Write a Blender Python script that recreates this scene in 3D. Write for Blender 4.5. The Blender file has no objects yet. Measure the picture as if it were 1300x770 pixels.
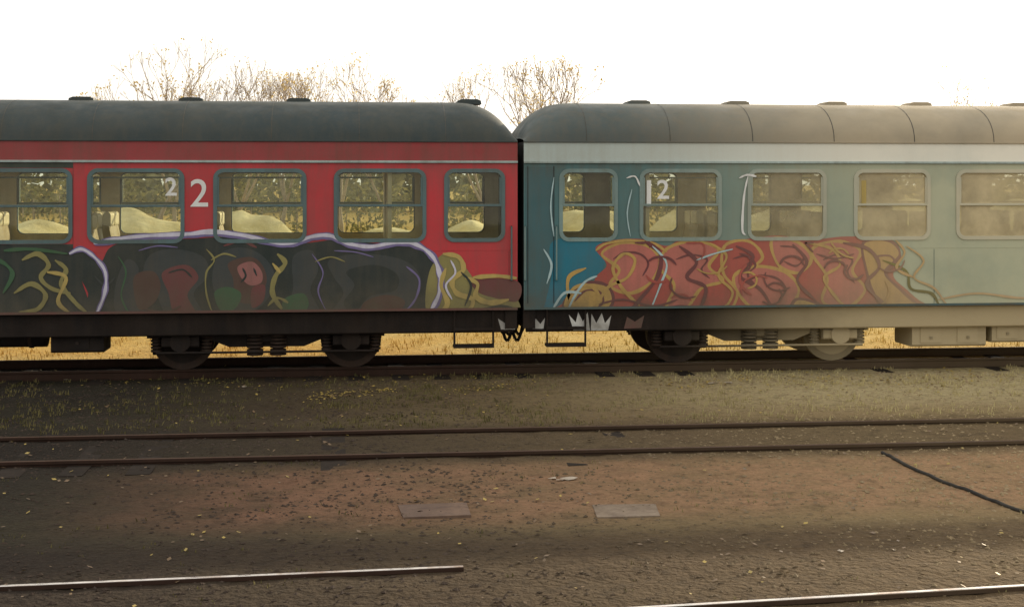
import bpy, math, random
from mathutils import Vector, noise
R=math.radians
random.seed(7)
# ---------------------------------------------------------------- survey numbers (photo measured)
F=1845.0; CX=650.0; HY=232.0; YAW=R(6.5); H=2.8; YC=21.56
S,C=math.sin(YAW),math.cos(YAW)
def PX(px,Y=YC):
    u=(px-CX)/F
    return Y*(S+u*C)/(C-u*S)
def P(px,py,Y=YC):
    X=PX(px,Y); d=X*S+Y*C
    return (X,H+(HY-py)/F*d)
def G(px,py,z=0.0):
    d=F*(H-z)/(py-HY); lat=(px-CX)/F*d
    return (lat*C+d*S, -lat*S+d*C)
scene=bpy.context.scene
col=scene.collection
# ---------------------------------------------------------------- materials
def newmat(name):
    m=bpy.data.materials.new(name); m.use_nodes=True
    nt=m.node_tree; b=nt.nodes['Principled BSDF']
    return m,nt,b
def N(nt,t,**k):
    n=nt.nodes.new(t)
    for a,v in k.items(): setattr(n,a,v)
    return n
def c4(c): return (c[0],c[1],c[2],1)
def mixc(nt,fac,a,b,blend='MIX'):
    m=N(nt,'ShaderNodeMix',data_type='RGBA',blend_type=blend)
    for sock,v in ((m.inputs[0],fac),(m.inputs[6],a),(m.inputs[7],b)):
        if isinstance(v,bpy.types.NodeSocket): nt.links.new(v,sock)
        elif isinstance(v,tuple): sock.default_value=c4(v)
        else: sock.default_value=v
    return m.outputs[2]
def noise_fac(nt,scale,detail=6,rough=.6,lo=.4,hi=.65,stretch=None):
    g=N(nt,'ShaderNodeNewGeometry')
    src=g.outputs['Position']
    if stretch:
        mp=N(nt,'ShaderNodeMapping'); mp.inputs['Scale'].default_value=stretch
        nt.links.new(src,mp.inputs[0]); src=mp.outputs[0]
    n=N(nt,'ShaderNodeTexNoise'); n.inputs['Scale'].default_value=scale
    n.inputs['Detail'].default_value=detail; n.inputs['Roughness'].default_value=rough
    nt.links.new(src,n.inputs['Vector'])
    mr=N(nt,'ShaderNodeMapRange'); mr.inputs[1].default_value=lo; mr.inputs[2].default_value=hi
    mr.clamp=True
    nt.links.new(n.outputs['Fac'],mr.inputs[0])
    return mr.outputs[0]
def axis_fac(nt,axis,a,b):
    g=N(nt,'ShaderNodeNewGeometry'); s=N(nt,'ShaderNodeSeparateXYZ')
    nt.links.new(g.outputs['Position'],s.inputs[0])
    mr=N(nt,'ShaderNodeMapRange'); mr.inputs[1].default_value=a; mr.inputs[2].default_value=b
    mr.clamp=True; mr.interpolation_type='SMOOTHSTEP'
    nt.links.new(s.outputs[axis],mr.inputs[0]); return mr.outputs[0]
def mul(nt,a,b,op='MULTIPLY'):
    m=N(nt,'ShaderNodeMath',operation=op); m.use_clamp=True
    for s,v in ((m.inputs[0],a),(m.inputs[1],b)):
        if isinstance(v,bpy.types.NodeSocket): nt.links.new(v,s)
        else: s.default_value=v
    return m.outputs[0]
def bump(nt,b,scale,strength,dist=.02):
    g=N(nt,'ShaderNodeNewGeometry')
    n=N(nt,'ShaderNodeTexNoise'); n.inputs['Scale'].default_value=scale; n.inputs['Detail'].default_value=6
    nt.links.new(g.outputs['Position'],n.inputs['Vector'])
    bp=N(nt,'ShaderNodeBump'); bp.inputs['Strength'].default_value=strength; bp.inputs['Distance'].default_value=dist
    nt.links.new(n.outputs['Fac'],bp.inputs['Height']); nt.links.new(bp.outputs[0],b.inputs['Normal'])
def paint(name,base,dirt=(.09,.075,.05),amt=.35,rough=.5,low=True,haze_tint=None,metal=0,spec=.35):
    m,nt,b=newmat(name)
    c=mixc(nt,mul(nt,noise_fac(nt,1.1,8,.65,.35,.75),amt),base,dirt)
    c=mixc(nt,mul(nt,noise_fac(nt,3,5,.6,.45,.75,(3,3,.25)),amt*.9),c,dirt)
    c=mixc(nt,mul(nt,noise_fac(nt,38,4,.75,.35,.75),amt*.6),c,dirt)
    if low:
        f=mul(nt,mul(nt,axis_fac(nt,2,1.45,.85),noise_fac(nt,4,5,.6,.2,.7)),.8)
        c=mixc(nt,f,c,dirt)
        f=mul(nt,mul(nt,axis_fac(nt,2,2.75,3.12),noise_fac(nt,5,5,.6,.4,.7,(2,2,.2))),.5)
        c=mixc(nt,f,c,dirt)
    if haze_tint:
        f=mul(nt,mul(nt,axis_fac(nt,0,haze_tint[0],haze_tint[1]),haze_tint[2]),noise_fac(nt,.8,5,.6,-.3,.5))  # beige tint rising with X: light leak and haze painted into the colour
        c=mixc(nt,f,c,haze_tint[3])
    nt.links.new(c,b.inputs['Base Color'])
    rr=N(nt,'ShaderNodeMapRange'); rr.inputs[3].default_value=rough-.12; rr.inputs[4].default_value=rough+.25
    nt.links.new(noise_fac(nt,2.5,6,.6,.3,.7),rr.inputs[0]); nt.links.new(rr.outputs[0],b.inputs['Roughness'])
    b.inputs['Metallic'].default_value=metal
    b.inputs['Specular IOR Level'].default_value=spec
    bump(nt,b,1.4,.14,.03)
    return m
XR0,XR1=PX(860),PX(1230)
M={}
M['red']=paint('red_paint',(.52,.036,.045),amt=.36,dirt=(.13,.07,.06))
M['redband']=paint('red_band_paint',(.32,.04,.045),amt=.4,low=False)
M['roofL']=paint('roof_grey',(.036,.054,.060),dirt=(.085,.08,.06),amt=.5,low=False,rough=.6,spec=.2)
M['roofR']=paint('roof_grey_pale',(.06,.09,.095),dirt=(.13,.11,.08),amt=.5,low=False,rough=.6,spec=.2,haze_tint=(PX(740),PX(1180),.95,(.42,.35,.24)))
M['teal']=paint('teal_paint',(.062,.165,.175),amt=.32,haze_tint=(PX(740),XR1,.85,(.50,.50,.34)))
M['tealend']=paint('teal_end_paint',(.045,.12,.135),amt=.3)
M['cream']=paint('cream_paint',(.42,.50,.48),dirt=(.30,.27,.20),amt=.3,low=False,haze_tint=(PX(700),XR1,.95,(.82,.78,.66)))
M['dkgreen']=paint('dark_green_paint',(.022,.042,.034),amt=.3)
M['frameL']=paint('window_frame_metal',(.10,.17,.18),amt=.4,low=False,metal=.2)
M['frameR']=paint('window_frame_pale',(.20,.30,.29),amt=.4,low=False,metal=.2,haze_tint=(PX(760),XR1,.8,(.60,.54,.38)))
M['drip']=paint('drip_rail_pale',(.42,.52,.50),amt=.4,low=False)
M['under']=paint('underframe_black',(.012,.011,.011),dirt=(.035,.024,.017),amt=.6,rough=.8,low=False,spec=.15,haze_tint=(PX(850),PX(1110),.95,(.44,.36,.22)))  # running gear turns beige to the right: painted haze over black
M['wheel']=paint('wheel_steel',(.025,.02,.018),dirt=(.06,.035,.022),amt=.6,rough=.7,low=False,metal=.1,spec=.2,haze_tint=(PX(850),PX(1110),.8,(.34,.28,.17)))
M['inner']=paint('interior_panel',(.66,.58,.38),amt=.2,low=False)
M['seat']=paint('seat_vinyl',(.38,.28,.12),amt=.3,low=False)
M['seatc']=paint('seat_head_cloth',(.78,.70,.48),amt=.15,low=False)
M['floor']=paint('interior_floor',(.08,.07,.05),amt=.3,low=False)
M['rubber']=paint('gangway_rubber',(.012,.012,.013),amt=.3,low=False,rough=.8)
M['seatw']=paint('roof_seam',(.045,.05,.045),amt=.5,low=False)
def spray(n,c,amt=.25,haze_tint=False): 
    return paint('spray_'+n,c,amt=amt,rough=.6,haze_tint=(XR0,PX(1330),.65,(.56,.42,.27)) if haze_tint else None)
M['g_black']=spray('blackgreen',(.018,.028,.027),.3)
M['g_slate']=spray('slate',(.038,.048,.05),.35)
M['g_brown']=spray('brown',(.085,.045,.035),.35)
M['g_white']=spray('lavender_white',(.62,.60,.70))
M['g_violet']=spray('violet',(.17,.14,.30))
M['g_red']=spray('dull_red',(.15,.045,.045),.35)
M['g_pink']=spray('salmon',(.30,.12,.11),.35)
M['g_olive']=spray('olive_yellow',(.26,.23,.08))
M['g_green']=spray('green',(.04,.11,.05))
M['g_gold']=spray('gold',(.48,.36,.11))
M['g_rfill']=spray('rust_red',(.38,.075,.06),.3,True)
M['g_rpink']=spray('rose',(.48,.15,.12),.3,True)
M['g_rdark']=spray('maroon',(.15,.04,.045),.3,True)
M['g_rgold']=spray('ochre',(.50,.32,.09),.3,True)
M['g_cyan']=spray('pale_cyan',(.42,.58,.60))
M['g_blue']=spray('blue',(.015,.16,.23))
M['g_wht']=spray('white',(.75,.75,.72),.15)
m,nt,b=newmat('window_glass'); 
nt.nodes.remove(b); out=nt.nodes['Material Output']
tr=N(nt,'ShaderNodeBsdfTransparent'); tr.inputs[0].default_value=(.88,.91,.80,1)
gl=N(nt,'ShaderNodeBsdfGlossy'); gl.inputs['Roughness'].default_value=.03
df=N(nt,'ShaderNodeBsdfDiffuse')
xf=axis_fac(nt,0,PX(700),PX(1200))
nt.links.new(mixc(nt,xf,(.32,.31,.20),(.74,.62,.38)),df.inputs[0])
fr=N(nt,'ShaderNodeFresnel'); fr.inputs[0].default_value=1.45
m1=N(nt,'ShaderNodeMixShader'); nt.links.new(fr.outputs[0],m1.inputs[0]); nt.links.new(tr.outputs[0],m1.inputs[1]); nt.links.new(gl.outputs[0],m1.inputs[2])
dirt_haze=mul(nt,mul(nt,noise_fac(nt,2.2,6,.65,.3,.8),.34),mul(nt,mul(nt,xf,.5),noise_fac(nt,1.3,5,.6,-.2,.6)),'ADD')  # grime noise plus beige glow towards the right, painted onto the panes
m2=N(nt,'ShaderNodeMixShader'); nt.links.new(dirt_haze,m2.inputs[0]); nt.links.new(m1.outputs[0],m2.inputs[1]); nt.links.new(df.outputs[0],m2.inputs[2])
nt.links.new(m2.outputs[0],out.inputs[0]); M['glass']=m
# ---------------------------------------------------------------- mesh builder
class MB:
    def __init__(s): s.v=[]; s.f=[]; s.m=[]; s.mats=[]; s.sm=[]
    def mi(s,k):
        if k not in s.mats: s.mats.append(k)
        return s.mats.index(k)
    def face(s,idx,k,smooth=False): s.f.append(idx); s.m.append(s.mi(k)); s.sm.append(smooth)
    def add(s,vs,fs,k,smooth=False):
        o=len(s.v); s.v+=vs
        for f in fs: s.face([i+o for i in f],k,smooth)
    def box(s,x0,x1,y0,y1,z0,z1,k,ch=0):
        if ch<=0:
            v=[(x,y,z) for x in(x0,x1) for y in(y0,y1) for z in(z0,z1)]
            s.add(v,[(0,1,3,2),(4,6,7,5),(0,4,5,1),(2,3,7,6),(0,2,6,4),(1,5,7,3)],k)
        else:
            pr=[(y0+ch,z0),(y1-ch,z0),(y1,z0+ch),(y1,z1-ch),(y1-ch,z1),(y0+ch,z1),(y0,z1-ch),(y0,z0+ch)]
            s.prism([(x0,)+p for p in pr],[(x1,)+p for p in pr],k)
    def prism(s,a,b,k,smooth=False):
        n=len(a); o=len(s.v); s.v+=list(a)+list(b)
        for i in range(n): s.face([o+i,o+(i+1)%n,o+n+(i+1)%n,o+n+i],k,smooth)
        s.face([o+i for i in range(n)][::-1],k); s.face([o+n+i for i in range(n)],k)
    def cyl(s,p,axis,r,l,k,n=20,r2=None):
        r2=r if r2 is None else r2
        a=[];b=[]
        for i in range(n):
            t=2*math.pi*i/n; c_,s_=math.cos(t),math.sin(t)
            if axis=='y': a.append((p[0]+r*c_,p[1],p[2]+r*s_)); b.append((p[0]+r2*c_,p[1]+l,p[2]+r2*s_))
            elif axis=='z': a.append((p[0]+r*c_,p[1]+r*s_,p[2])); b.append((p[0]+r2*c_,p[1]+r2*s_,p[2]+l))
            else: a.append((p[0],p[1]+r*c_,p[2]+r*s_)); b.append((p[0]+l,p[1]+r2*c_,p[2]+r2*s_))
        s.prism(a,b,k,True)
    def tube(s,p0,p1,r0,r1,k,n=5):
        p0=Vector(p0);p1=Vector(p1); d=(p1-p0)
        if d.length<1e-6: return
        d.normalize(); u=d.orthogonal().normalized(); w=d.cross(u)
        o=len(s.v)
        for p,r in((p0,r0),(p1,r1)):
            for i in range(n):
                t=2*math.pi*i/n; q=p+u*(r*math.cos(t))+w*(r*math.sin(t)); s.v.append(tuple(q))
        for i in range(n): s.face([o+i,o+(i+1)%n,o+n+(i+1)%n,o+n+i],k,True)
    def obj(s,name,parent=None):
        me=bpy.data.meshes.new(name)
        me.from_pydata(s.v,[],s.f)
        for k in s.mats: me.materials.append(M[k])
        me.polygons.foreach_set('material_index',s.m)
        me.polygons.foreach_set('use_smooth',s.sm)
        me.update()
        ob=bpy.data.objects.new(name,me); col.objects.link(ob)
        if parent: ob.parent=parent
        return ob
def rrect(x0,x1,z0,z1,r,k=6):
    pts=[]
    for cx,cz,a0 in((x1-r,z0+r,-90),(x1-r,z1-r,0),(x0+r,z1-r,90),(x0+r,z0+r,180)):
        for i in range(k+1):
            a=R(a0+90*i/k); pts.append((cx+r*math.cos(a),cz+r*math.sin(a)))
    return pts
# ---------------------------------------------------------------- coach
ZB,ZS,ZW0,ZW1,ZG,ZC,ZR=.905,1.80,1.965,2.965,3.105,3.415,4.06
W=2.82; YF=YC; YB=YC+W; YM=YC+W/2
def coach(xa,xb,wins,cols,vents):
    root=bpy.data.objects.new('passenger_coach',None); col.objects.link(root)
    body=MB(); th=.07
    for yo,yi in((YF,YF+th),(YB,YB-th)):
        for y,kind in((yo,'o'),(yi,'i')):
            def K(k): return k if kind=='o' else 'inner'
            def quad(x0,x1,z0,z1,k): body.add([(x0,y,z0),(x1,y,z0),(x1,y,z1),(x0,y,z1)],[(0,1,2,3)],K(k))
            cuts=[xa]+[x for w in wins for x in((w[0]-.06),(w[1]+.06))]+[xb]
            quad(xa,xb,ZB,ZS,cols['low'])
            for i in range(0,len(cuts),2): quad(cuts[i],cuts[i+1],ZS,ZG,cols['mid'])
            for w in wins:
                x0,x1=w[0]-.06,w[1]+.06
                k=K(cols['mid'])
                inn=rrect(w[0],w[1],ZW0,ZW1,.11); n=len(inn)//4
                o=len(body.v); body.v+=[(p[0],y,p[1]) for p in inn]
                oc=[(x1,y,ZS),(x1,y,ZG),(x0,y,ZG),(x0,y,ZS)]; oo=len(body.v); body.v+=oc
                for q in range(4):
                    for i in range(n-1): body.face([o+q*n+i,o+q*n+i+1,oo+q],k)
                    body.face([o+q*n+n-1,o+((q+1)%4)*n,oo+(q+1)%4,oo+q],k)
            quad(xa,xb,ZG,ZC,cols['band'])
        for w in wins:
            inn=rrect(w[0],w[1],ZW0,ZW1,.11); n=len(inn); o=len(body.v)
            body.v+=[(p[0],yo,p[1]) for p in inn]+[(p[0],yi,p[1]) for p in inn]
            for i in range(n): body.face([o+i,o+(i+1)%n,o+n+(i+1)%n,o+n+i],'rubber')
    for x in(xa,xb):
        body.add([(x,YF,ZB),(x,YB,ZB),(x,YB,ZC),(x,YF,ZC)],[(0,1,2,3)],'rubber')
    body.add([(xa,YF,ZB),(xb,YF,ZB),(xb,YB,ZB),(xa,YB,ZB)],[(0,1,2,3)],'under')
    body.obj('body_shell',root)
    sm=MB()
    for w in wins[:]:
        xm=w[1]+.10
        sm.box(xm,xm+.006,YF-.003,YF-.0002,ZB+.02,ZS-.02,cols['seam'])
    sm.box(xa,xb,YF-.012,YF-.0002,ZB,ZB+.035,cols['seam'])
    sm.box(xa,xb,YF-.004,YF-.0002,ZS-.005,ZS+.005,cols['mid'])
    sm.box(xa,xb,YF-.03,YF-.0002,ZG-.012,ZG+.022,'drip',.004)
    sm.box(xa,xb,YF-.022,YF-.0002,ZC-.012,ZC+.012,cols['roof'],.003)
    sm.box(xa,xb,YB+.0002,YB+.03,ZG-.012,ZG+.022,'drip',.004)
    sm.obj('trim_rails',root)
    rf=MB(); n=20; L=.85
    xd=[L*(1-math.cos(i*math.pi/2/16)) for i in range(17)]
    xs=[xa+d for d in xd]+[xb-d for d in reversed(xd)]
    def prof(t): 
        return -math.copysign(abs(math.cos(t))**.82,math.cos(t)), abs(math.sin(t))**.95
    rows=[]
    for x in xs:
        s_=L-min(x-xa,xb-x); s_=max(0,min(L,s_))
        fac=max(.03,(1-(s_/L)**2.3))**.62
        row=[]
        for i in range(n+1):
            cy,sz=prof(math.pi*i/n)
            row.append((x,YM+cy*W/2,ZC+(ZR-ZC)*sz*fac))
        rows.append(row)
    o=len(rf.v)
    for r in rows: rf.v+=r
    for a in range(len(rows)-1):
        for i in range(n): rf.face([o+a*(n+1)+i,o+a*(n+1)+i+1,o+(a+1)*(n+1)+i+1,o+(a+1)*(n+1)+i],cols['roof'],True)
    rf.obj('roof',root)
    rv=MB(); x=xa+L+.1
    while x<xb-L:
        prev=None
        for i in range(n+1):
            cy,sz=prof(math.pi*i/n)
            p=(x,YM+cy*(W/2+.003),ZC+(ZR-ZC+.004)*sz)
            if prev: rv.add([(x-.006,prev[1],prev[2]),(x+.006,prev[1],prev[2]),(x+.006,p[1],p[2]),(x-.006,p[1],p[2])],[(0,1,2,3)],'seatw',True)
            prev=p
        x+=1.28
    for vx in vents:
        pr=[(-.19,-.03),(.19,-.03),(.18,.025),(.12,.048),(-.12,.048),(-.18,.025)]
        rv.prism([(vx+a,YM-.3,ZR+b_) for a,b_ in pr],[(vx+a,YM+.1,ZR+b_) for a,b_ in pr],cols['roof'])
    rv.obj('roof_vents_and_seams',root)
    fm=MB(); gs=MB()
    for w in wins:
        for ys,sg in((YF,-1),(YB,1)):
            a=rrect(w[0]-.045,w[1]+.045,ZW0-.045,ZW1+.045,.15); b_=rrect(w[0]+.012,w[1]-.012,ZW0+.012,ZW1-.012,.10)
            y1=ys+sg*.016; y0=ys+sg*.001; nn=len(a); o=len(fm.v)
            fm.v+=[(p[0],y0,p[1]) for p in a]+[(p[0],y1,p[1]) for p in a]+[(p[0],y1,p[1]) for p in b_]+[(p[0],ys-sg*.03,p[1]) for p in b_]
            for i in range(nn):
                j=(i+1)%nn
                for q in range(3): fm.face([o+q*nn+i,o+q*nn+j,o+(q+1)*nn+j,o+(q+1)*nn+i],cols['frame'],False)
            zb=ZW0+.50*(ZW1-ZW0)
            yy=sorted((ys+sg*.012,ys-sg*.03))
            if w[1]-w[0]>.5: fm.box(w[0]+.012,w[1]-.012,yy[0],yy[1],zb-.018,zb+.018,cols['frame'],.004)
            yg=ys-sg*.02
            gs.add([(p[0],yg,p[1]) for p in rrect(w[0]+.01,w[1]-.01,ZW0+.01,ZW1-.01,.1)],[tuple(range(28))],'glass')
            fm.box(w[0]+.012,w[0]+.04,yy[0]+.004,yy[1],zb+.02,ZW1-.08,cols['frame'])
            fm.box(w[1]-.04,w[1]-.012,yy[0]+.004,yy[1],zb+.02,ZW1-.08,cols['frame'])
    fm.obj('window_frames',root); gs.obj('window_glass',root)
    it=MB()
    it.box(xa+.05,xb-.05,YF+.08,YB-.08,1.16,1.20,'floor')
    it.box(xa+.05,xb-.05,YF+.08,YB-.08,3.20,3.24,'inner')
    for xp in(xa+1.9,xb-1.9): 
        it.box(xp-.03,xp+.03,YF+.09,YM-.45,1.2,3.2,'inner'); it.box(xp-.03,xp+.03,YM+.45,YB-.09,1.2,3.2,'inner')
    mids=[(wins[i][1]+wins[i+1][0])/2 for i in range(len(wins)-1)]
    for xm in mids:
        if xm-xa<1.7 or xb-xm<1.7: continue
        for ya,yb in((YF+.12,YM-.35),(YM+.35,YB-.12)):
            for sg in(-1,1):
                pr=[(xm+sg*.03,1.2),(xm+sg*.55,1.2),(xm+sg*.60,1.62),(xm+sg*.22,1.66),(xm+sg*.13,2.12),(xm+sg*.03,2.14)]
                it.prism([(p[0],ya,p[1]) for p in pr],[(p[0],yb,p[1]) for p in pr],'seat')
                hd=rrect(min(xm+sg*.035,xm+sg*.15),max(xm+sg*.035,xm+sg*.15),2.10,2.34,.05,3)
                for q0,q1 in((ya+.05,(ya+yb)/2-.04),((ya+yb)/2+.04,yb-.05)):
                    it.prism([(p[0],q0,p[1]) for p in hd],[(p[0],q1,p[1]) for p in hd],'seatc')
    for yy in(YF+.22,YF+.42,YB-.22,YB-.42):
        it.tube((xa+2,yy,2.88),(xb-2,yy,2.88),.010,.010,'frameL',6)
    it.obj('interior',root)
    uf=MB()
    for y0 in(YF+.10,YB-.22):
        uf.box(xa+.05,xb-.05,y0,y0+.12,.56,ZB-.003,'under',.02)
    uf.box(xa+.2,xb-.2,YM-.2,YM+.2,.62,.80,'under',.03)
    for x,sg in((xa,1),(xb,-1)):
        uf.box(min(x,x+sg*.18),max(x,x+sg*.18),YF+.06,YB-.06,.62,ZB-.004,'under')
        for yb_ in(YM-.87,YM+.87):
            uf.cyl((min(x-sg*.05,x+sg*.2),yb_,1.02-.22),'x',.11,.25,'under',16)
        for st in(.62,.36):
            uf.box(min(x+sg*.35,x+sg*.95),max(x+sg*.35,x+sg*.95),YF+.02,YF+.26,st-.02,st+.02,'under')
        for q in(.36,.94): uf.tube((x+sg*q,YF+.06,.34),(x+sg*q,YF+.06,.9),.016,.016,'under',6)
        for k_,yy in enumerate((YM-.3,YM+.25,YM-.55)):
            pts=[Vector((x+sg*(.15-.12*t*2),yy+.05*t,.74-.42*math.sin(math.pi*min(1,t*1.0))*(1-.15*k_))) for t in [i/8 for i in range(9)]]
            for a,b_ in zip(pts,pts[1:]): uf.tube(a,b_,.026,.026,'rubber',6)
    uf.obj('underframe',root)
    for bx in(xa+3.72,xb-3.72):
        bg=MB()
        for y0 in(YM-1.02,YM+.90):
            pr=[(-1.75,.50),(-1.75,.66),(-.75,.70),(-.45,.58),(.45,.58),(.75,.70),(1.75,.66),(1.75,.50),(.9,.50),(.55,.36),(-.55,.36),(-.9,.50)]
            bg.prism([(bx+p[0],y0,p[1]) for p in pr],[(bx+p[0],y0+.12,p[1]) for p in pr],'under')
        for wx in(-1.25,1.25):
            for y0 in(YM-.76,YM+.63):
                bg.cyl((bx+wx,y0,.46),'y',.46,.13,'wheel',36)
                bg.cyl((bx+wx,y0-.012 if y0<YM else y0+.13,.46),'y',.36,.012,'under',30)
            bg.cyl((bx+wx,YM-1.15,.46),'y',.09,2.3,'wheel',16)
            for y0 in(YM-1.2,YM+1.02):
                bg.cyl((bx+wx,y0,.46),'y',.15,.18,'under',18)
                bg.box(bx+wx-.27,bx+wx+.27,y0+.03,y0+.17,.38,.54,'under',.02)
            for sx in(-.36,.36):
                for y0 in(YM-1.0,YM+1.0):
                    for k_ in range(5): bg.cyl((bx+wx+sx,y0,.30+k_*.05),'z',.085,.03,'wheel',14)
                    bg.cyl((bx+wx+sx,y0,.26),'z',.06,.34,'under',10)
        bg.box(bx-.22,bx+.22,YM-1.1,YM+1.1,.42,.60,'under',.03)
        for k_ in range(6):
            for q in(-.17,.17): bg.cyl((bx+q,YM-1.05,.24+k_*.055),'z',.12,.034,'wheel',16)
        bg.tube((bx-1.6,YM-1.18,.30),(bx+1.6,YM-1.18,.30),.018,.018,'under',6)
        bg.obj('bogie',root)
    return root
XE=PX(657); XS=PX(665)
pwin=lambda a,b:(PX(a)+.03,PX(b)-.03)
wl=[pwin(565,640),pwin(425,540),pwin(272,388),pwin(112,233)]
w0=(PX(-34),PX(88)); wl.append(w0)
x=w0[0]
for i in range(7): wl.append((x-.48-1.38,x-.48)); x-=1.86
wl.append((x-.48-.85,x-.48)); xaL=x-.48-.85-.3
wl=sorted(wl,key=lambda w:w[0])
wr=[pwin(711,783),pwin(813,915),pwin(950,1048),pwin(1085,1180)]
x=wr[-1][1]
for i in range(9): wr.append((x+.50,x+.50+1.28)); x+=1.78
xbR=x+.35
vL=[PX(p) for p in(-60,85,232,376,604)]+[xaL+2+i*2 for i in range(6)]
vR=[PX(p)for p in(830,962,1092,1205)]+[PX(1205)+1.7*i for i in range(1,9)]
cL=coach(xaL,XE,wl,dict(low='red',mid='red',band='redband',roof='roofL',frame='frameL',seam='g_red'),vL)
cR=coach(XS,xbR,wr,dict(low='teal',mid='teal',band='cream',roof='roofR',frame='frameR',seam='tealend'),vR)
gw=MB(); nb=5
for i in range(nb):
    a=XE+ (XS-XE)*i/nb; b_=XE+(XS-XE)*(i+1)/nb
    o_=.0 if i%2 else .04
    gw.box(a+.001,b_-.001,YM-.72-o_,YM+.72+o_,1.05,3.2+o_,'rubber')
gw.obj('gangway_bellows',cL)
def equip(root,items):
    e=MB()
    for kind,a,b_,z0,z1,y0,y1,k in items:
        if kind=='box':
            e.box(a,b_,y0,y1,z0,z1,k,.03)
            n_=max(1,int((b_-a)/.45))
            for i in range(n_):
                xx=a+(b_-a)*(i+.5)/n_
                e.box(xx-.17,xx+.17,y0-.012,y0-.001,z0+.06,z1-.06,k)
                e.box(xx-.02,xx+.02,y0-.03,y0-.0125,z0+.12,z0+.16,'wheel')
        else:
            e.cyl((a,(y0+y1)/2,(z0+z1)/2),'x',(z1-z0)/2,b_-a,k,24)
            for t in(.2,.8): e.cyl((a+(b_-a)*t,(y0+y1)/2,(z0+z1)/2),'x',(z1-z0)/2+.015,.05,'wheel',24)
    return e.obj('underfloor_equipment',root)
equip(cL,[('box',PX(60),PX(128),.32,.80,YF+.25,YF+.9,'under'),('cyl',PX(-60),PX(50),.38,.86,YF+.3,YF+.8,'under'),
          ('box',xaL+6,xaL+8.4,.3,.8,YF+.2,YF+.9,'under'),('cyl',xaL+9,xaL+11,.4,.86,YF+.3,YF+.8,'under')])
x0=PX(1165)
equip(cR,[('box',x0,x0+1.2,.25,.86,YF+.22,YF+.95,'under'),('box',x0+1.3,x0+2.3,.30,.86,YF+.22,YF+.95,'under'),('cyl',x0+2.6,x0+4.6,.35,.86,YF+.3,YF+.8,'under'),
          ('box',x0+6,x0+8.3,.30,.86,YF+.22,YF+.95,'under')])
# ---------------------------------------------------------------- graffiti (flat paint on the coach sides)
def smooth(pts,closed=False,k=7):
    n=len(pts); out=[]
    for i in range(n if closed else n-1):
        g=lambda j:Vector(pts[j%n] if closed else pts[max(0,min(n-1,j))])
        p0,p1,p2,p3=g(i-1),g(i),g(i+1),g(i+2)
        for q in range(k):
            t=q/k
            out.append(.5*((2*p1)+(-p0+p2)*t+(2*p0-5*p1+4*p2-p3)*t*t+(-p0+3*p1-3*p2+p3)*t**3))
    if not closed: out.append(Vector(pts[-1]))
    return out
class Graf:
    def __init__(s): s.mb=MB(); s.y=YF-.0042
    def blob(s,pts,k,sm=True):
        w=[P(*p) for p in pts]
        q=smooth(w,True) if sm else [Vector(p) for p in w]
        s.mb.add([(p.x,s.y,max(ZB+.036,p.y)) for p in q],[tuple(range(len(q)))],k); s.y-=.00022
    def line(s,pts,wd,k,taper=True,closed=False):
        q=smooth([P(*p) for p in pts],closed)
        if closed: q.append(q[0].copy())
        n=len(q); L=[];Rr=[]
        for i in range(n):
            d=(q[min(n-1,i+1)]-q[max(0,i-1)])
            if closed and i in(0,n-1): d=q[1]-q[n-2]
            d.normalize(); nn=Vector((-d.y,d.x))
            f=1
            if taper and not closed: f=min(1,.35+min(i,n-1-i)/5.0)
            f*=.85+.4*noise.noise(Vector((i*.3,s.y*900,0)))
            w=wd/85/2*f; L.append(q[i]+nn*w); Rr.append(q[i]-nn*w)
        o=len(s.mb.v)
        for i in range(n):
            s.mb.v+=[(L[i].x,s.y,max(ZB+.036,L[i].y)),(Rr[i].x,s.y,max(ZB+.036,Rr[i].y))]
        for i in range(n-1): s.mb.face([o+2*i,o+2*i+1,o+2*i+3,o+2*i+2],k)
        s.y-=.00022
    def shape(s,pts,fill,edge,w):
        s.blob(pts,fill); s.line(pts,w,edge,False,True)
g=Graf()
xf0,xf1=w0[0]-.05,w0[1]+.05
g.mb.add([(xf0-.6,g.y,ZB+.04),(xf0,g.y,ZB+.04),(xf0,g.y,ZG-.014),(xf0-.6,g.y,ZG-.014)],[(0,1,2,3)],'dkgreen')
g.mb.add([(xf1,g.y,ZB+.04),(PX(93),g.y,ZB+.04),(PX(93),g.y,ZG-.014),(xf1,g.y,ZG-.014)],[(0,1,2,3)],'dkgreen')
g.mb.add([(xf0,g.y,ZW1+.05),(xf1,g.y,ZW1+.05),(xf1,g.y,ZG-.014),(xf0,g.y,ZG-.014)],[(0,1,2,3)],'dkgreen')
g.mb.add([(xf0,g.y,ZB+.04),(xf1,g.y,ZB+.04),(xf1,g.y,ZW0-.05),(xf0,g.y,ZW0-.05)],[(0,1,2,3)],'dkgreen'); g.y-=.0003
g.blob([(-140,314),(40,312),(92,314),(100,345),(112,380),(118,404),(-140,408)],'g_black')
g.blob([(93,322),(112,318),(128,332),(140,314),(170,305),(240,303),(300,300),(335,306),(380,309),(430,304),(480,309),(522,308),(548,322),(560,345),(557,372),(545,404),(330,404),(120,404),(112,372),(98,345)],'g_black')
g.blob([(545,345),(570,320),(596,346),(612,372),(640,378),(657,380),(657,404),(600,404),(545,404)],'g_olive')
g.blob([(600,354),(657,357),(657,382),(628,378),(606,370)],'g_red')
g.blob([(190,324),(222,316),(258,326),(264,350),(246,372),(256,400),(214,400),(198,372),(182,352)],'g_slate')
g.blob([(206,346),(236,336),(252,352),(238,374),(248,398),(222,398),(214,372)],'g_red')
g.blob([(160,330),(176,340),(172,372),(188,400),(150,400),(146,366)],'g_slate')
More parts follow.
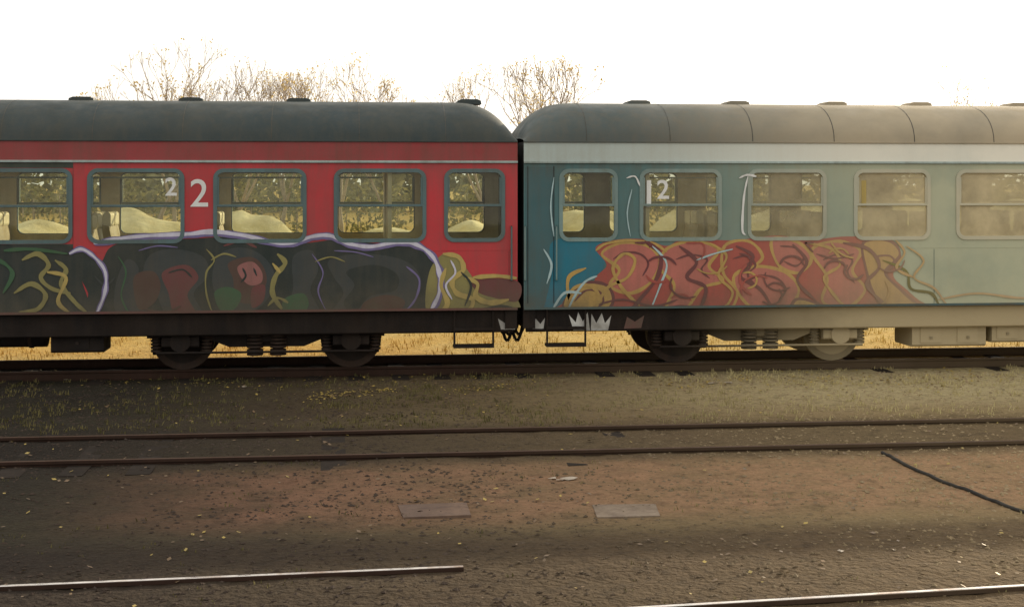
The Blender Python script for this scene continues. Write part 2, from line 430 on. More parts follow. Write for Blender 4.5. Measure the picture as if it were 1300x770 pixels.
g.blob([(170,352),(194,344),(204,362),(196,384),(176,392)],'g_brown')
g.blob([(276,326),(302,314),(330,322),(348,346),(342,376),(318,396),(288,392),(270,362)],'g_slate')
g.blob([(290,334),(318,326),(334,338),(338,360),(322,384),(300,380),(296,354)],'g_brown')
g.blob([(302,338),(320,332),(332,344),(332,358),(318,362),(306,352)],'g_pink')
g.blob([(272,372),(288,364),(306,372),(300,390),(282,396)],'g_green')
g.blob([(320,366),(336,362),(334,382),(320,390)],'g_red')
g.blob([(372,326),(396,318),(404,342),(394,368),(406,400),(366,400),(372,366)],'g_slate')
g.blob([(418,330),(462,322),(512,330),(534,352),(528,382),(500,402),(424,402),(436,372),(424,352)],'g_slate')
g.blob([(440,344),(476,336),(504,348),(502,368),(470,376),(450,396),(436,384),(450,362)],'g_black')
g.blob([(462,384),(490,374),(514,382),(500,400),(462,402)],'g_brown')
g.blob([(360,380),(384,372),(392,386),(382,400),(362,400)],'g_green')
for pts,w_,k in (([(150,325),(160,345),(154,375),(164,398)],2.5,'g_green'),([(352,322),(362,334),(350,350),(346,372),(358,392)],7,'g_olive'),
    ([(346,334),(356,346)],5,'g_gold'),([(262,316),(272,330),(262,346),(262,372),(270,398)],2.5,'g_olive'),([(340,388),(352,378),(366,384)],4,'g_olive'),
    ([(396,322),(410,345),(404,370),(416,398)],2,'g_violet'),([(284,312),(306,306),(326,314)],4,'g_red'),([(214,346),(232,342),(244,352)],2.5,'g_black'),
    ([(516,338),(532,354),(528,378),(514,396)],3,'g_violet'),([(308,340),(312,350),(306,358)],3,'g_black'),([(322,340),(326,350)],3,'g_black'),([(268,330),(284,322),(300,326)],2.5,'g_olive'),([(176,318),(200,312),(226,314)],2,'g_violet'),
    ([(424,318),(452,320),(474,326)],2,'g_violet'),([(184,392),(210,396),(230,388)],3,'g_brown'),([(400,332),(420,326),(438,332)],2,'g_olive'),([(120,350),(134,362),(146,352)],2.5,'g_slate')): g.line(pts,w_,k)
o1=[(120,310),(150,304),(190,300),(240,298),(275,296),(312,300),(345,308),(372,309),(398,301),(420,300),(440,309),(470,314),(500,309),(526,310),(548,324),(559,346),(558,374),(546,398)]
g.line(o1,10,'g_violet'); g.line([(a-1,b-1) for a,b in o1],5,'g_white')
o2=[(88,322),(104,316),(122,328),(134,346),(133,372),(122,400)]
g.line(o2,8,'g_violet'); g.line(o2,4,'g_white')
g.line([(238,297),(268,293),(300,297)],5,'g_white'); g.line([(536,314),(552,330),(557,352)],4,'g_white')
for pts in ([(562,322),(582,326),(588,342),(574,356),(580,372),(600,380),(592,396),(566,394)],
            [(566,340),(560,362),(568,384),(560,398)],[(590,352),(606,360),(604,376),(622,384),(646,380)],
            [(600,352),(630,350),(656,353)]):
    g.line(pts,7,'g_gold'); 
g.line([(572,330),(578,346),(566,362),(574,380)],3,'g_white')
g.line([(585,345),(598,362),(590,388)],3.5,'g_black'); g.line([(612,392),(636,388),(655,392)],3,'g_black')
for pts,k in (([(28,330),(48,322),(62,336),(52,352),(66,366),(90,372)],'g_olive'),([(18,372),(40,360),(58,374),(48,392),(24,396)],'g_olive'),
            ([(70,330),(84,342),(78,360),(96,384),(110,396)],'g_olive'),([(-30,350),(-6,330),(16,346),(4,372)],'g_green'),([(60,345),(84,352),(74,382),(90,398)],'g_gold'),
            ([(5,318),(40,316),(86,322)],'g_green')):
    g.line(pts,6,k)
g.mb.obj('graffiti_paint',cL)
g=Graf()
g.blob([(667,212),(704,212),(704,304),(712,340),(700,404),(667,404)],'tealend',False)
g.blob([(702,306),(762,306),(766,340),(740,362),(716,404),(690,404),(700,350)],'g_blue')
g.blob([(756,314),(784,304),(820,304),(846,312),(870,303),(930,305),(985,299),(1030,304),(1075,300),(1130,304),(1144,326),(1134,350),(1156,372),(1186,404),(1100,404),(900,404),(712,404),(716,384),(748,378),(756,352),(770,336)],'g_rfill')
SH=[([(764,322),(790,308),(822,312),(838,332),(826,358),(800,372),(774,362),(786,342)],'g_rpink'),
([(716,384),(740,360),(770,362),(778,384),(756,402),(722,402)],'g_rgold'),
([(846,316),(880,306),(912,316),(900,338),(918,356),(890,366),(868,396),(846,392),(856,362),(838,340)],'g_rpink'),
([(920,312),(950,306),(968,326),(952,346),(972,372),(958,400),(930,398),(936,370),(918,346)],'g_rfill'),
([(932,350),(962,338),(998,346),(1014,368),(998,392),(962,394),(940,376)],'g_rpink'),
([(980,304),(1014,308),(1030,328),(1014,346),(988,336)],'g_rpink'),
([(1030,318),(1062,306),(1092,318),(1082,344),(1098,368),(1072,392),(1044,382),(1050,352)],'g_rpink'),
([(1096,308),(1130,306),(1142,324),(1124,346),(1146,370),(1170,396),(1130,402),(1110,374),(1100,344)],'g_rgold'),
([(1010,380),(1040,386),(1052,402),(1006,404)],'g_rgold')]
for p,k in SH: g.shape(p,k,'g_rgold' if k!='g_rgold' else 'g_rdark',4.5)
for p,k in SH[:8]:
    cx=sum(a for a,_ in p)/len(p); cy=sum(b for _,b in p)/len(p)
    g.line([(cx+(a-cx)*.6,cy+(b-cy)*.6) for a,b in p[:5]],3,'g_rdark')
strokes=[([(716,388),(728,366),(748,362),(760,376),(744,392),(724,380),(722,352),(744,340)],5,'g_rgold'),
([(754,398),(770,366),(796,352),(806,330),(792,322),(778,340),(790,366),(812,388)],4.5,'g_rgold'),
([(700,396),(716,372),(738,372)],4,'g_cyan'),([(758,350),(742,358),(728,378),(720,396)],3.5,'g_cyan'),
([(756,318),(770,309),(800,305),(830,309),(846,320)],4,'g_rgold'),
([(818,306),(838,322),(834,352),(812,380),(796,402)],6,'g_rdark'),([(828,312),(846,334),(838,362),(822,402)],3,'g_cyan'),
([(862,312),(884,332),(872,352),(896,366),(884,402)],5.5,'g_rdark'),
([(900,308),(922,324),(912,350),(930,372),(912,402)],4,'g_rgold'),
([(934,312),(956,326),(940,350),(966,368),(986,402)],5,'g_rdark'),([(1006,310),(1024,332),(1012,356),(1036,382)],5,'g_rdark'),
([(1024,308),(1056,316),(1066,336),(1046,352),(1060,376),(1084,402)],4.5,'g_rgold'),
([(1070,308),(1102,316),(1116,338),(1100,360),(1120,384),(1140,402)],5.5,'g_rdark'),
([(1120,330),(1150,344),(1156,366),(1182,372),(1192,388)],4,'g_olive'),([(1136,304),(1148,320),(1138,340),(1160,352)],4,'g_rgold'),
([(820,402),(860,388),(900,394),(940,402)],4,'g_rdark'),([(884,330),(906,322),(930,316)],3,'g_cyan'),([(1036,322),(1060,328),(1084,322)],3,'g_rdark'),([(760,386),(790,380),(830,388),(860,380)],3,'g_rdark'),
([(690,316),(700,336),(694,360)],3,'g_cyan')]
for a,b_,c_ in strokes: g.line(a,b_,c_)
rr=random.Random(5)
for i in range(22):
    x_=rr.uniform(780,1130); y_=rr.uniform(314,388); p=[(x_,y_)]; a=rr.uniform(0,6.28); turn=rr.choice((-1,1))*rr.uniform(.3,.9)
    for q in range(rr.randint(3,5)):
        a+=turn; x_+=11*math.cos(a); y_+=9*math.sin(a); y_=min(398,max(308,y_)); p.append((x_,y_))
    g.line(p,rr.uniform(2,3.6),rr.choice(['g_rgold','g_rdark','g_rdark','g_rfill']))
for pts,k in (([(1150,312),(1172,330),(1160,352),(1186,366),(1204,392)],'g_rgold'),([(1190,380),(1240,372),(1300,378),(1380,374)],'g_rgold')): g.line(pts,3,k)
g.line([(795,226),(806,224),(812,236)],2.5,'g_wht'); g.line([(800,300),(796,270),(802,240)],2,'g_cyan')
g.line([(938,226),(948,222),(960,224)],3.2,'g_wht'); g.line([(949,224),(944,250),(942,290),(946,298)],3.2,'g_wht')
g.line([(703,225),(699,262),(703,300)],2.2,'g_cyan')
g.mb.obj('graffiti_paint',cR)
u=MB()
def tagpoly(pts,k,root_y):
    q=[P(a,b_,root_y) for a,b_ in pts]
    u.add([(p[0],root_y,p[1]) for p in q],[tuple(range(len(q)))],k)
ty=YF+.096
for pts in([(728,419),(722,399),(731,409),(734,396),(740,408),(746,396),(749,419)],[(750,419),(751,398),(757,410),(764,397),(768,410),(776,400),(772,419)],
           [(676,417),(680,404),(686,411),(692,403),(690,417)],[(792,417),(796,402),(806,408),(818,400),(814,416)]):
    tagpoly(pts,'g_wht' if pts[0][0] not in(792,300) else 'g_rdark',ty)
u.obj('underframe_tags',cR)
u=MB(); tagpoly([(636,418),(632,404),(641,410),(645,401),(649,410),(655,403),(654,418)],'g_wht',ty); u.obj('underframe_tags',cL)
def numeral(ch,px,py,hpx,k,root,y,bold=.0):
    cu=bpy.data.curves.new('class_number','FONT'); cu.body=ch; cu.align_x='CENTER'; cu.size=hpx/85/.70; cu.extrude=.0006; cu.offset=bold
    ob=bpy.data.objects.new('class_number',cu); col.objects.link(ob)
    X,Z=P(px,py); ob.location=(X,y,Z); ob.rotation_euler=(R(90),0,0); cu.materials.append(M[k]); ob.parent=root
numeral('2',253,262,34,'g_wht',cL,YF-.006,.003)
numeral('2',217,248,22,'g_wht',cL,YF+.012,.004)
numeral('1',824,262,34,'g_wht',cR,YF+.012,.006)
numeral('2',842,252,24,'g_wht',cR,YF+.012,.005)
numeral('1',1097,262,34,'g_gold',cR,YF+.012,.01)
hr=MB()
for px in(666,706):
    X=PX(px); hr.tube((X,YF-.05,1.35),(X,YF-.05,2.15),.012,.012,'frameR',8)
    for z in(1.35,2.15): hr.tube((X,YF-.05,z),(X,YF+.0,z),.012,.012,'frameR',6)
for px in (670,703):
    X=PX(px); hr.box(X-.005,X+.005,YF-.010,YF-.0085,1.0,3.05,'rubber')
hr.obj('grab_rails',cR)
hr=MB(); X=PX(649); hr.tube((X,YF-.05,1.35),(X,YF-.05,2.15),.014,.014,'frameL',8)
for z in(1.35,2.15): hr.tube((X,YF-.05,z),(X,YF+.0,z),.012,.012,'frameL',6)
hr.obj('grab_rails',cL)
# ---------------------------------------------------------------- ground
ZG0=-.14
m,nt,b=newmat('ground_soil')
fx=axis_fac(nt,0,-4.0,7)  # soil lightens to the right: veiling glare put into its colour
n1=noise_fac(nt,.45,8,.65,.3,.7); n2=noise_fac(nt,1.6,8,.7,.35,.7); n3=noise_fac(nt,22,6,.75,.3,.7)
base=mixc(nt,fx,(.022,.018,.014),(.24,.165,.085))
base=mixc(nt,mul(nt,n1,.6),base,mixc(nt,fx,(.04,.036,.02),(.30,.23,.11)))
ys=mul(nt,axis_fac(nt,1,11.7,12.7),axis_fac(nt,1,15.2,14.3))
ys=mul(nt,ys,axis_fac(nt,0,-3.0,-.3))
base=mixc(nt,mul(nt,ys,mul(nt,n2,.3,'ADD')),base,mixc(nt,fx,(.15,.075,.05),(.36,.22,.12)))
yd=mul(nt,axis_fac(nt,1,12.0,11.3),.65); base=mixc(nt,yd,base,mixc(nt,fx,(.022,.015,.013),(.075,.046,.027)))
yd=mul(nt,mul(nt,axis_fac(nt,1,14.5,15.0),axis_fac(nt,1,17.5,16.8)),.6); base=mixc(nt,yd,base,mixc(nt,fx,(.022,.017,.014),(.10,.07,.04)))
yr=mul(nt,mul(nt,axis_fac(nt,1,16.6,20.0),axis_fac(nt,0,1.8,7.5)),.9); base=mixc(nt,yr,base,(.48,.40,.22))  # beige area painted in for the glow over the right-hand ground
yb2=mul(nt,axis_fac(nt,1,23.6,24.4),.92)
base=mixc(nt,yb2,base,mixc(nt,n1,(.50,.30,.05),(.56,.42,.14)))
base=mixc(nt,mul(nt,n3,.65),base,mixc(nt,.6,base,(.004,.003,.003)))
n4=noise_fac(nt,45,4,.8,.56,.70); base=mixc(nt,mul(nt,n4,.32),base,mixc(nt,.35,base,(.36,.29,.20)))
n5=noise_fac(nt,6,7,.75,.50,.64); base=mixc(nt,mul(nt,n5,.6),base,mixc(nt,.62,base,(.01,.008,.006)))
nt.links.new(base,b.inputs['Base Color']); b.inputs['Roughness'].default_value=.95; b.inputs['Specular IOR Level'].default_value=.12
bump(nt,b,18,.9,.05); M['ground']=m
def lines(segs):
    out=[]
    for a,b_,n_ in segs:
        for i in range(n_): out.append(a+(b_-a)*i/n_)
    out.append(segs[-1][1]); return out
gx_=lines([(-900,-60,6),(-60,-12,16),(-12,16,230),(16,80,18),(80,1000,6)])
gy_=lines([(-60,5,8),(5,26,220),(26,70,22),(70,1500,8)])
gm=MB()
def sstep(t): t=max(0,min(1,t)); return t*t*(3-2*t)
def gz(x,y):
    d=0; e=max(0,min(1,(x+20)/6))*max(0,min(1,(26-x)/6))*(1 if y>5 else 0)
    d+=.085*sstep((19-y)/1.6)*e+.022*sstep((12.2-y)/.7)*e
    if 5<y<26 and -13<x<17:
        d+=.014*noise.noise(Vector((x*.5,y*.7,0)))+.014*noise.noise(Vector((x*2.3,y*2.3,5)))+.010*noise.noise(Vector((x*6,y*6,9)))
        if 21.7<y<25: d*=.3
    return ZG0+d
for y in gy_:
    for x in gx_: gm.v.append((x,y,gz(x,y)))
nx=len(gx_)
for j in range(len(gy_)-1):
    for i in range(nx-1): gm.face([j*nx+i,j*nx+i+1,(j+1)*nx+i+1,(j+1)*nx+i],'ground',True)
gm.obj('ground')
# ---------------------------------------------------------------- tracks
M['railside']=paint('rail_rust',(.045,.024,.017),dirt=(.02,.014,.01),amt=.5,low=False,rough=.85,spec=.15,haze_tint=(0,9,.5,(.16,.12,.07)))
m,nt,b=newmat('rail_top_polished'); b.inputs['Base Color'].default_value=(.75,.72,.68,1); b.inputs['Metallic'].default_value=.95
rr_=N(nt,'ShaderNodeMapRange'); rr_.inputs[3].default_value=.2; rr_.inputs[4].default_value=.5
nt.links.new(noise_fac(nt,6,5,.6,.35,.65),rr_.inputs[0]); nt.links.new(rr_.outputs[0],b.inputs['Roughness'])
nt.links.new(mixc(nt,noise_fac(nt,3,6,.7,.5,.7),(.78,.74,.70),(.30,.20,.14)),b.inputs['Base Color']); M['railtop']=m
M['railtopr']=paint('rail_top_rusty',(.10,.06,.04),dirt=(.05,.03,.02),amt=.5,low=False,rough=.7,spec=.2)
M['sleeper']=paint('sleeper_wood',(.035,.026,.02),dirt=(.015,.012,.009),amt=.7,low=False,rough=.9,spec=.15)
RP=[(-.07,-.16),(.07,-.16),(.07,-.145),(.012,-.125),(.012,-.04),(.034,-.03),(.034,-.001),(-.034,-.001),(-.034,-.03),(-.012,-.04),(-.012,-.125),(-.07,-.145)]
RT=((-.019,-.0005),(-.015,.002),(.015,.002),(.019,-.0005))
def rail(t,p,d,x0,x1,top):
    d=Vector((d[0],d[1],0)).normalized(); nrm=Vector((d.y,-d.x,0)); p=Vector((p[0],p[1],0))
    def L(off,z,s): q=p+d*s+nrm*off; return (q.x,q.y,z)
    t.prism([L(a,z,x0) for a,z in RP],[L(a,z,x1) for a,z in RP],'railside')
    t.prism([L(a,z,x0) for a,z in RT],[L(a,z,x1) for a,z in RT],top)
def sleepers(t,yc,x0,x1,seed,raise_=.0):
    s=x0; r=random.Random(seed)
    while s<x1:
        w=.12+r.uniform(-.01,.01); a=r.uniform(-.03,.03)
        h=gz(s,yc)+raise_+r.uniform(-.024,.008)
        cs=[(s-w+a,yc+1.25),(s+w+a,yc+1.25),(s+w-a,yc-1.25),(s-w-a,yc-1.25)]
        t.prism([(q[0],q[1],ZG0-.15) for q in cs],[(q[0],q[1],h) for q in cs],'sleeper'); s+=.63
t=MB(); rail(t,(0,YM-.7175),(1,0),-60,90,'railtopr'); rail(t,(0,YM+.7175),(1,0),-60,90,'railtopr'); sleepers(t,YM,-20,28,1,.012); t.obj('railway_track')
t=MB(); rail(t,(0,16.53),(1,0),-60,90,'railtopr'); rail(t,(0,15.09),(1,0),-60,90,'railtopr'); sleepers(t,15.81,-14,22,2,-.006); t.obj('railway_track')
a=Vector(G(0,743)); b2=Vector(G(588,718)); dd=(b2-a).normalized()
t=MB(); rail(t,a,dd,-14,(b2-a).length,'railtop')
a=Vector(G(850,768)); b2=Vector(G(1300,742)); dd=(b2-a).normalized(); rail(t,a,dd,-3.0,12,'railtop'); t.obj('railway_track')
M['conc']=paint('old_concrete',(.20,.13,.09),dirt=(.07,.045,.035),amt=.8,low=False,rough=.9)
M['conc2']=paint('pale_concrete',(.27,.21,.15),dirt=(.10,.07,.05),amt=.8,low=False,rough=.9)
for q,k in((((505,642),(592,639),(598,655),(512,658)),'conc'),(((752,641),(832,640),(838,655),(758,657)),'conc2')):
    s=MB(); pts=[G(px,py,-.055) for px,py in q]; cx=sum(p[0] for p in pts)/4; cy=sum(p[1] for p in pts)/4; zz=gz(cx,cy)
    s.prism([(x,y,ZG0-.05) for x,y in pts],[(x,y,zz+.014) for x,y in pts],k); s.obj('concrete_slab')
# cable lying on the ground
cb=MB(); pp=smooth([(G(1120,574,-.05)),(G(1165,598,-.05)),(G(1225,622,-.05)),(G(1300,652,-.05)),(G(1420,700,-.05))])
pp=[(p.x,p.y,gz(p.x,p.y)+.012) for p in pp]
for a,b_ in zip(pp,pp[1:]): cb.tube(a,b_,.018,.018,'rubber',6)
cb.obj('ground_cable')
# ---------------------------------------------------------------- stones, weeds, litter
M['stone']=paint('ballast_stone',(.075,.055,.042),dirt=(.03,.022,.018),amt=.8,low=False,rough=.9,spec=.15,haze_tint=(0,7,.85,(.34,.26,.15)))  # stones carry the painted haze on the right too
r=random.Random(11)
def stones(n,xr,yr,s0,s1,name):
    st=MB(); c=0
    while c<n:
        x=r.uniform(*xr); y=r.uniform(*yr); c+=1
        if noise.noise(Vector((x*.6,y*.8,3)))<r.uniform(-.8,.2): continue
        s=s0+(s1-s0)*r.random()**3; z=gz(x,y)+s*.1
        vs=[]
        for v in((1,0,0),(-1,0,0),(0,1,0),(0,-1,0),(0,0,1),(0,0,-1)):
            k=s*r.uniform(.6,1.25); vs.append((x+v[0]*k+r.uniform(-.3,.3)*s,y+v[1]*k+r.uniform(-.3,.3)*s,z+v[2]*k*.6))
        st.add(vs,[(0,2,4),(2,1,4),(1,3,4),(3,0,4),(2,0,5),(1,2,5),(3,1,5),(0,3,5)],'stone')
    return st.obj(name)
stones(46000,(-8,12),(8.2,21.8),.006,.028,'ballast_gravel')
m,nt,b=newmat('weed_blade')
oi=noise_fac(nt,1.3,5,.6,.3,.7); cc=mixc(nt,oi,(.055,.055,.022),(.17,.14,.055)); cc=mixc(nt,mul(nt,axis_fac(nt,0,1,7),.8),cc,(.50,.42,.21))  # blades pale towards the right, haze mixed into their colour
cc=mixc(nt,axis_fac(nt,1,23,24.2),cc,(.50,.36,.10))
nt.links.new(cc,b.inputs['Base Color']); b.inputs['Roughness'].default_value=.9; b.inputs['Specular IOR Level'].default_value=.1; M['weed']=m
wd=MB()
def tuft(x,y,h,nb,spread=.05):
    z=gz(x,y)-.01
    for i in range(nb):
        a=r.uniform(0,6.28); l=h*r.uniform(.5,1.1); ln=r.uniform(.1,.6)*l
        bx=x+r.uniform(-spread,spread); by=y+r.uniform(-spread,spread); w=.005+.004*r.random()
        px_,py_=-math.sin(a)*w,math.cos(a)*w
        wd.add([(bx-px_,by-py_,z),(bx+px_,by+py_,z),(bx+math.cos(a)*ln*.4+px_*.6,by+math.sin(a)*ln*.4+py_*.6,z+l*.6),(bx+math.cos(a)*ln,by+math.sin(a)*ln,z+l)],[(0,1,2),(0,2,3)],'weed')
for c in range(5600):
    x=r.uniform(-8,13); y=r.uniform(16.9,22.2)
    if noise.noise(Vector((x*.7,y*.9,8)))>r.uniform(-.35,.35): tuft(x,y,r.uniform(.03,.09),5)
for i in range(1700):
    x=r.uniform(-8,13); y=r.choice([r.uniform(11.2,15),r.uniform(11.2,15),r.uniform(8.4,11)])
    if noise.noise(Vector((x*.7,y*.9,2)))>r.uniform(-.1,.4): tuft(x,y,r.uniform(.02,.05),4)
for i in range(900):
    tuft(r.uniform(-8,14),r.uniform(24.4,29),r.uniform(.05,.16),6,.1)
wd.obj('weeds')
M['lit1']=paint('litter_paper',(.45,.38,.30),amt=.4,low=False); M['lit2']=paint('fallen_yellow_leaves',(.42,.30,.06),amt=.4,low=False); M['lit3']=paint('fallen_brown_leaves',(.17,.10,.045),amt=.5,low=False)
lt=MB()
def scrap(px,py,s,k):
    x,y=G(px,py,-.08); z=gz(x,y)+.008; vs=[]
    for i in range(7):
        a=6.28*i/7; q=s*r.uniform(.4,1.2); vs.append((x+q*math.cos(a)*1.5,y+q*math.sin(a),z+r.uniform(0,.3)*s))
    vs.append((x,y,z+s*.35))
    lt.add(vs,[(i,(i+1)%7,7) for i in range(7)],k)
for px,py,s,k in((722,612,.06,'lit1'),(700,611,.04,'lit1'),(712,614,.03,'lit1'),(1068,709,.025,'lit1'),(85,478,.05,'lit1'),(905,482,.05,'lit1'),(925,481,.05,'lit1'),(310,486,.04,'lit1')): scrap(px,py,s,k)
def leaf(x,y,k):
    z=gz(x,y)+.010+r.uniform(0,.01); s=r.uniform(.012,.03); a=r.uniform(0,3.14)
    u_=Vector((math.cos(a),math.sin(a),r.uniform(-.4,.4)))*s; v_=Vector((-math.sin(a),math.cos(a),r.uniform(-.4,.4)))*s*.7
    c_=Vector((x,y,z)); lt.add([tuple(c_+u_),tuple(c_+v_),tuple(c_-u_),tuple(c_-v_)],[(0,1,2,3)],k)
def drift(p0,p1,n,sy):
    for i in range(n):
        t=r.random(); px=p0[0]+(p1[0]-p0[0])*t+r.gauss(0,8); py=p0[1]+(p1[1]-p0[1])*t+r.gauss(0,sy)
        x,y=G(px,py,-.10); leaf(x,y,r.choice(['lit2','lit2','lit3']))
drift((400,500),(500,491),150,2.5); drift((568,492),(650,487),130,2.0); drift((380,506),(430,498),40,3)  # yellow leaves laid here stand in for streaks of sunlight
drift((100,478),(560,478),260,6); drift((600,475),(1200,478),420,7); drift((830,486),(960,480),140,3); drift((1000,478),(1290,474),300,6); drift((0,474),(70,470),100,2)
for i in range(3200):
    x=r.uniform(-8,12); y=r.uniform(8.5,21.5)
    if noise.noise(Vector((x*.8,y*.8,14)))>r.uniform(-.3,.4): leaf(x,y,r.choice(['lit3','lit3','lit3','lit2']))
lt.obj('litter_and_leaves')
# ---------------------------------------------------------------- background
m,nt,b=newmat('sandy_earth')
cc=mixc(nt,noise_fac(nt,.8,8,.65,.3,.7),(.46,.36,.15),(.72,.63,.40)); nt.links.new(cc,b.inputs['Base Color']); b.inputs['Roughness'].default_value=.95; bump(nt,b,3,.5,.1); M['earth']=m
def mound(cx,cy,rx,ry,h,seed):
    e=MB(); n1_,n2_=28,10
    for j in range(n2_+1):
        t=j/n2_
        for i in range(n1_):
            a=2*math.pi*i/n1_; k=1+.25*noise.noise(Vector((math.cos(a)*1.5,math.sin(a)*1.5,seed)))
            z=h*(math.cos(t*math.pi)*.5+.5)*(1+.3*noise.noise(Vector((math.cos(a)*t*3,math.sin(a)*t*3,seed+4))))
            e.v.append((cx+rx*t*k*math.cos(a),cy+ry*t*k*math.sin(a),ZG0-.05+z))
    for j in range(n2_):
        for i in range(n1_): e.face([j*n1_+i,j*n1_+(i+1)%n1_,(j+1)*n1_+(i+1)%n1_,(j+1)*n1_+i],'earth',True)
    e.obj('earth_mound')
for i,(px,h,rx) in enumerate(((40,1.8,5),(175,2.1,5),(320,1.9,4),(480,1.5,6),(600,1.6,4),(745,1.9,5),(870,1.8,4),(1010,2.1,6),(1150,2.2,6),(1290,2.2,7),(1500,2,8))):
    y=44+(i*37%11); mound(PX(px,y),y,rx,4,h,i*3.1)
def leafmat(name,a,bb,tr=.4):
    m,nt,b=newmat(name); cc=mixc(nt,noise_fac(nt,.9,6,.6,.35,.65),a,bb); nt.links.new(cc,b.inputs['Base Color']); b.inputs['Roughness'].default_value=.8
    t=N(nt,'ShaderNodeBsdfTranslucent'); nt.links.new(cc,t.inputs[0]); mx=N(nt,'ShaderNodeMixShader'); mx.inputs[0].default_value=tr
    nt.links.new(b.outputs[0],mx.inputs[1]); nt.links.new(t.outputs[0],mx.inputs[2]); nt.links.new(mx.outputs[0],nt.nodes['Material Output'].inputs[0]); return m
M['hedgeleaf']=leafmat('shrub_leaf',(.09,.095,.03),(.28,.24,.08))
M['woodleaf']=leafmat('woodland_leaf',(.17,.17,.085),(.34,.30,.15))
M['treeleaf']=leafmat('autumn_leaf',(.46,.32,.09),(.62,.50,.20),.5)
m,nt,b=newmat('bark'); cc=mixc(nt,noise_fac(nt,3,5,.6,.3,.7),(.22,.17,.12),(.36,.29,.22)); nt.links.new(cc,b.inputs['Base Color']); b.inputs['Roughness'].default_value=.9; M['bark']=m
hd=MB(); r=random.Random(21)
def leafquad(mb,c,s,k):
    u_=Vector((r.uniform(-1,1),r.uniform(-1,1),r.uniform(-1,1))).normalized(); v_=u_.orthogonal().normalized()
    mb.add([tuple(c+u_*s),tuple(c+v_*s*.6),tuple(c-u_*s),tuple(c-v_*s*.6)],[(0,1,2,3)],k)
for i in range(210):
    x=-42+i*.55+r.uniform(-.3,.3); y=64+r.uniform(-3,3); top=2.7+1.5*noise.noise(Vector((x*.12,0,1)))+r.uniform(-.3,.4)
    hd.tube((x,y,-.15),(x+r.uniform(-.2,.2),y,top*.7),.05,.02,'bark',4)
    for q in range(110):
        z=r.uniform(-.1,1)*top; w=1.1*(1-.5*abs(z/top-.4))
        leafquad(hd,Vector((x+r.gauss(0,w*.5),y+r.gauss(0,w*.6),max(0,z))),r.uniform(.07,.17),'hedgeleaf')
hd.obj('shrub_thicket')
wd2=MB()
for i in range(150):
    x=-110+i*2.2; y=150+r.uniform(-6,6); top=6.2+2.2*noise.noise(Vector((x*.05,3,1)))
    for q in range(110):
        z=r.uniform(0,1)*top
        leafquad(wd2,Vector((x+r.gauss(0,1.8),y+r.gauss(0,2),z)),r.uniform(.45,.95),'woodleaf')
wd2.obj('distant_woodland')
def tree(seed,height,leafy):
    t=MB(); q=random.Random(seed)
    def grow(p,d,l,rad,depth):
        n=3; cur=p
        for i in range(n):
            d=(d+Vector((q.uniform(-.16,.16),q.uniform(-.16,.16),q.uniform(-.03,.12)))).normalized()
            nx_=cur+d*(l/n); r1=rad*(1-.28*(i+1)/n); r0=rad*(1-.28*i/n)
            t.tube(cur,nx_,max(r0,.0075),max(r1,.0065),'bark',6 if depth<2 else 3)
            cur=nx_
            if depth>=2 and i<2 and q.random()<.55 and depth<6:
                dd=(d+Vector((q.uniform(-1,1),q.uniform(-1,1),q.uniform(-.2,.6)))*.8).normalized()
                grow(cur,dd,l*.6,rad*.45,depth+2)
        if depth>=6:
            if q.random()<leafy:
                for _ in range(q.randint(1,3)):
                    c=cur+Vector((q.uniform(-.1,.1),q.uniform(-.1,.1),q.uniform(-.1,.1))); s=q.uniform(.03,.065)
                    u_=Vector((q.uniform(-1,1),q.uniform(-1,1),q.uniform(-1,1))).normalized(); v_=u_.orthogonal().normalized()
                    t.add([tuple(c+u_*s),tuple(c+v_*s*.7),tuple(c-u_*s),tuple(c-v_*s*.7)],[(0,1,2,3)],'treeleaf')
            return
        for _ in range(2 if q.random()<.55 else 3):
            a=q.uniform(0,6.28); sp=q.uniform(.3,.75)
            u_=d.orthogonal().normalized(); w_=d.cross(u_)
            dd=(d+(u_*math.cos(a)+w_*math.sin(a))*sp+Vector((0,0,.12))).normalized()
            grow(cur,dd,l*q.uniform(.68,.86),rad*.60,depth+1)
    grow(Vector((0,0,0)),Vector((0,0,1)),height*.25,height*.014,0)
    me=t.obj('x'); mesh=me.data; zmax=max(v.co.z for v in mesh.vertices)
    bpy.data.objects.remove(me); return mesh,zmax
protos=[tree(4,9,.5),tree(9,9,.35),tree(15,9,.6),tree(22,9,.2)]
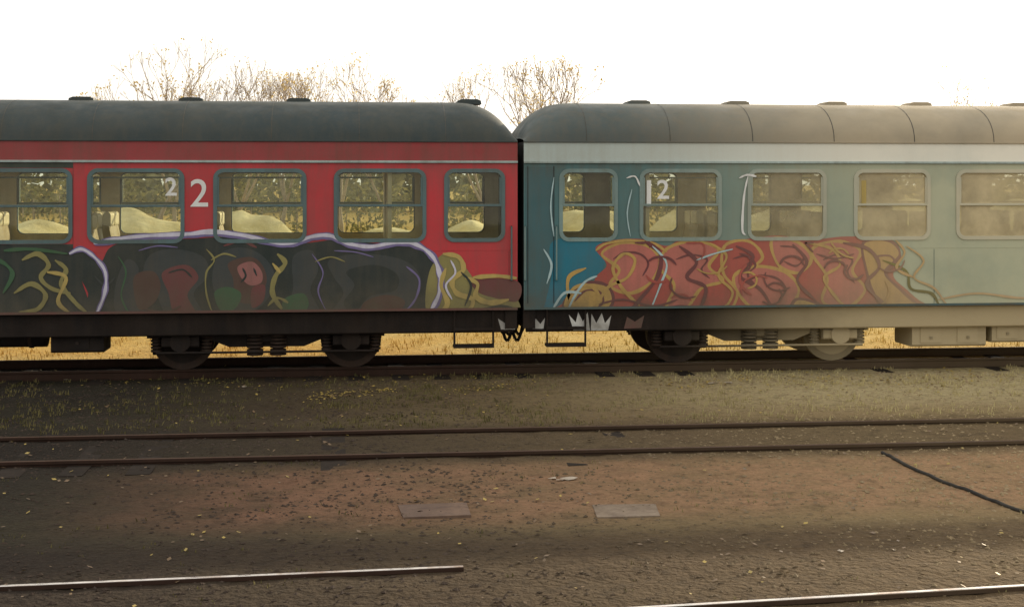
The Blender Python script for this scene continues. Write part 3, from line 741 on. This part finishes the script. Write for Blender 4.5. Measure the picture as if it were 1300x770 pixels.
def place(i,px,topy,dist,rot):
    mesh,zm=protos[i]; X=PX(px,dist); d=X*S+dist*C; zt=H+(HY-topy)/F*d
    ob=bpy.data.objects.new('bare_tree',mesh); col.objects.link(ob); ob.location=(X,dist,-.2); k=(zt+.2)/zm; ob.scale=(k*.95,k*.95,k); ob.rotation_euler[2]=rot
for a in((0,230,48,52,0),(2,300,74,56,1),(1,355,84,60,2),(2,438,62,54,3.5),(3,190,80,62,.6),(0,500,102,60,5),(2,622,78,54,4),(1,702,66,58,2.6),(0,1232,78,60,3),(3,1120,118,70,2),(2,95,120,66,3)):
    place(*a)
# ---------------------------------------------------------------- light
w=bpy.data.worlds.new('World'); scene.world=w; w.use_nodes=True; nt=w.node_tree
sky=N(nt,'ShaderNodeTexSky',sky_type='NISHITA'); sky.sun_disc=False
EL=R(15); AZ=YAW+R(34)
sky.sun_elevation=EL; sky.sun_rotation=AZ; sky.dust_density=4.0; sky.air_density=1.0; sky.ozone_density=1.0
hs=N(nt,'ShaderNodeHueSaturation'); hs.inputs['Saturation'].default_value=.4; nt.links.new(sky.outputs[0],hs.inputs['Color'])
mx=N(nt,'ShaderNodeMix',data_type='RGBA'); mx.inputs[0].default_value=.55; nt.links.new(hs.outputs[0],mx.inputs[6]); mx.inputs[7].default_value=(12.2,11.6,10.6,1)
bg=nt.nodes['Background']; nt.links.new(mx.outputs[2],bg.inputs[0]); bg.inputs[1].default_value=.15
sd=bpy.data.lights.new('sun','SUN'); sd.energy=5; sd.angle=R(.6); sd.color=(1,.82,.56)
so=bpy.data.objects.new('sun',sd); col.objects.link(so)
dirv=Vector((math.sin(AZ)*math.cos(EL),math.cos(AZ)*math.cos(EL),math.sin(EL)))
so.rotation_euler=dirv.to_track_quat('Z','Y').to_euler(); so.location=(20,40,20)
# ---------------------------------------------------------------- camera
cam=bpy.data.cameras.new('camera'); co=bpy.data.objects.new('camera',cam); col.objects.link(co)
co.location=(0,0,H); co.rotation_euler=(R(90),0,-YAW); cam.sensor_width=36; cam.lens=36*F/1300; cam.shift_y=-(385-HY)/1300
cam.clip_end=3000; cam.clip_start=.1
scene.camera=co
scene.view_settings.view_transform='Standard'; scene.view_settings.look='None'; scene.view_settings.exposure=0
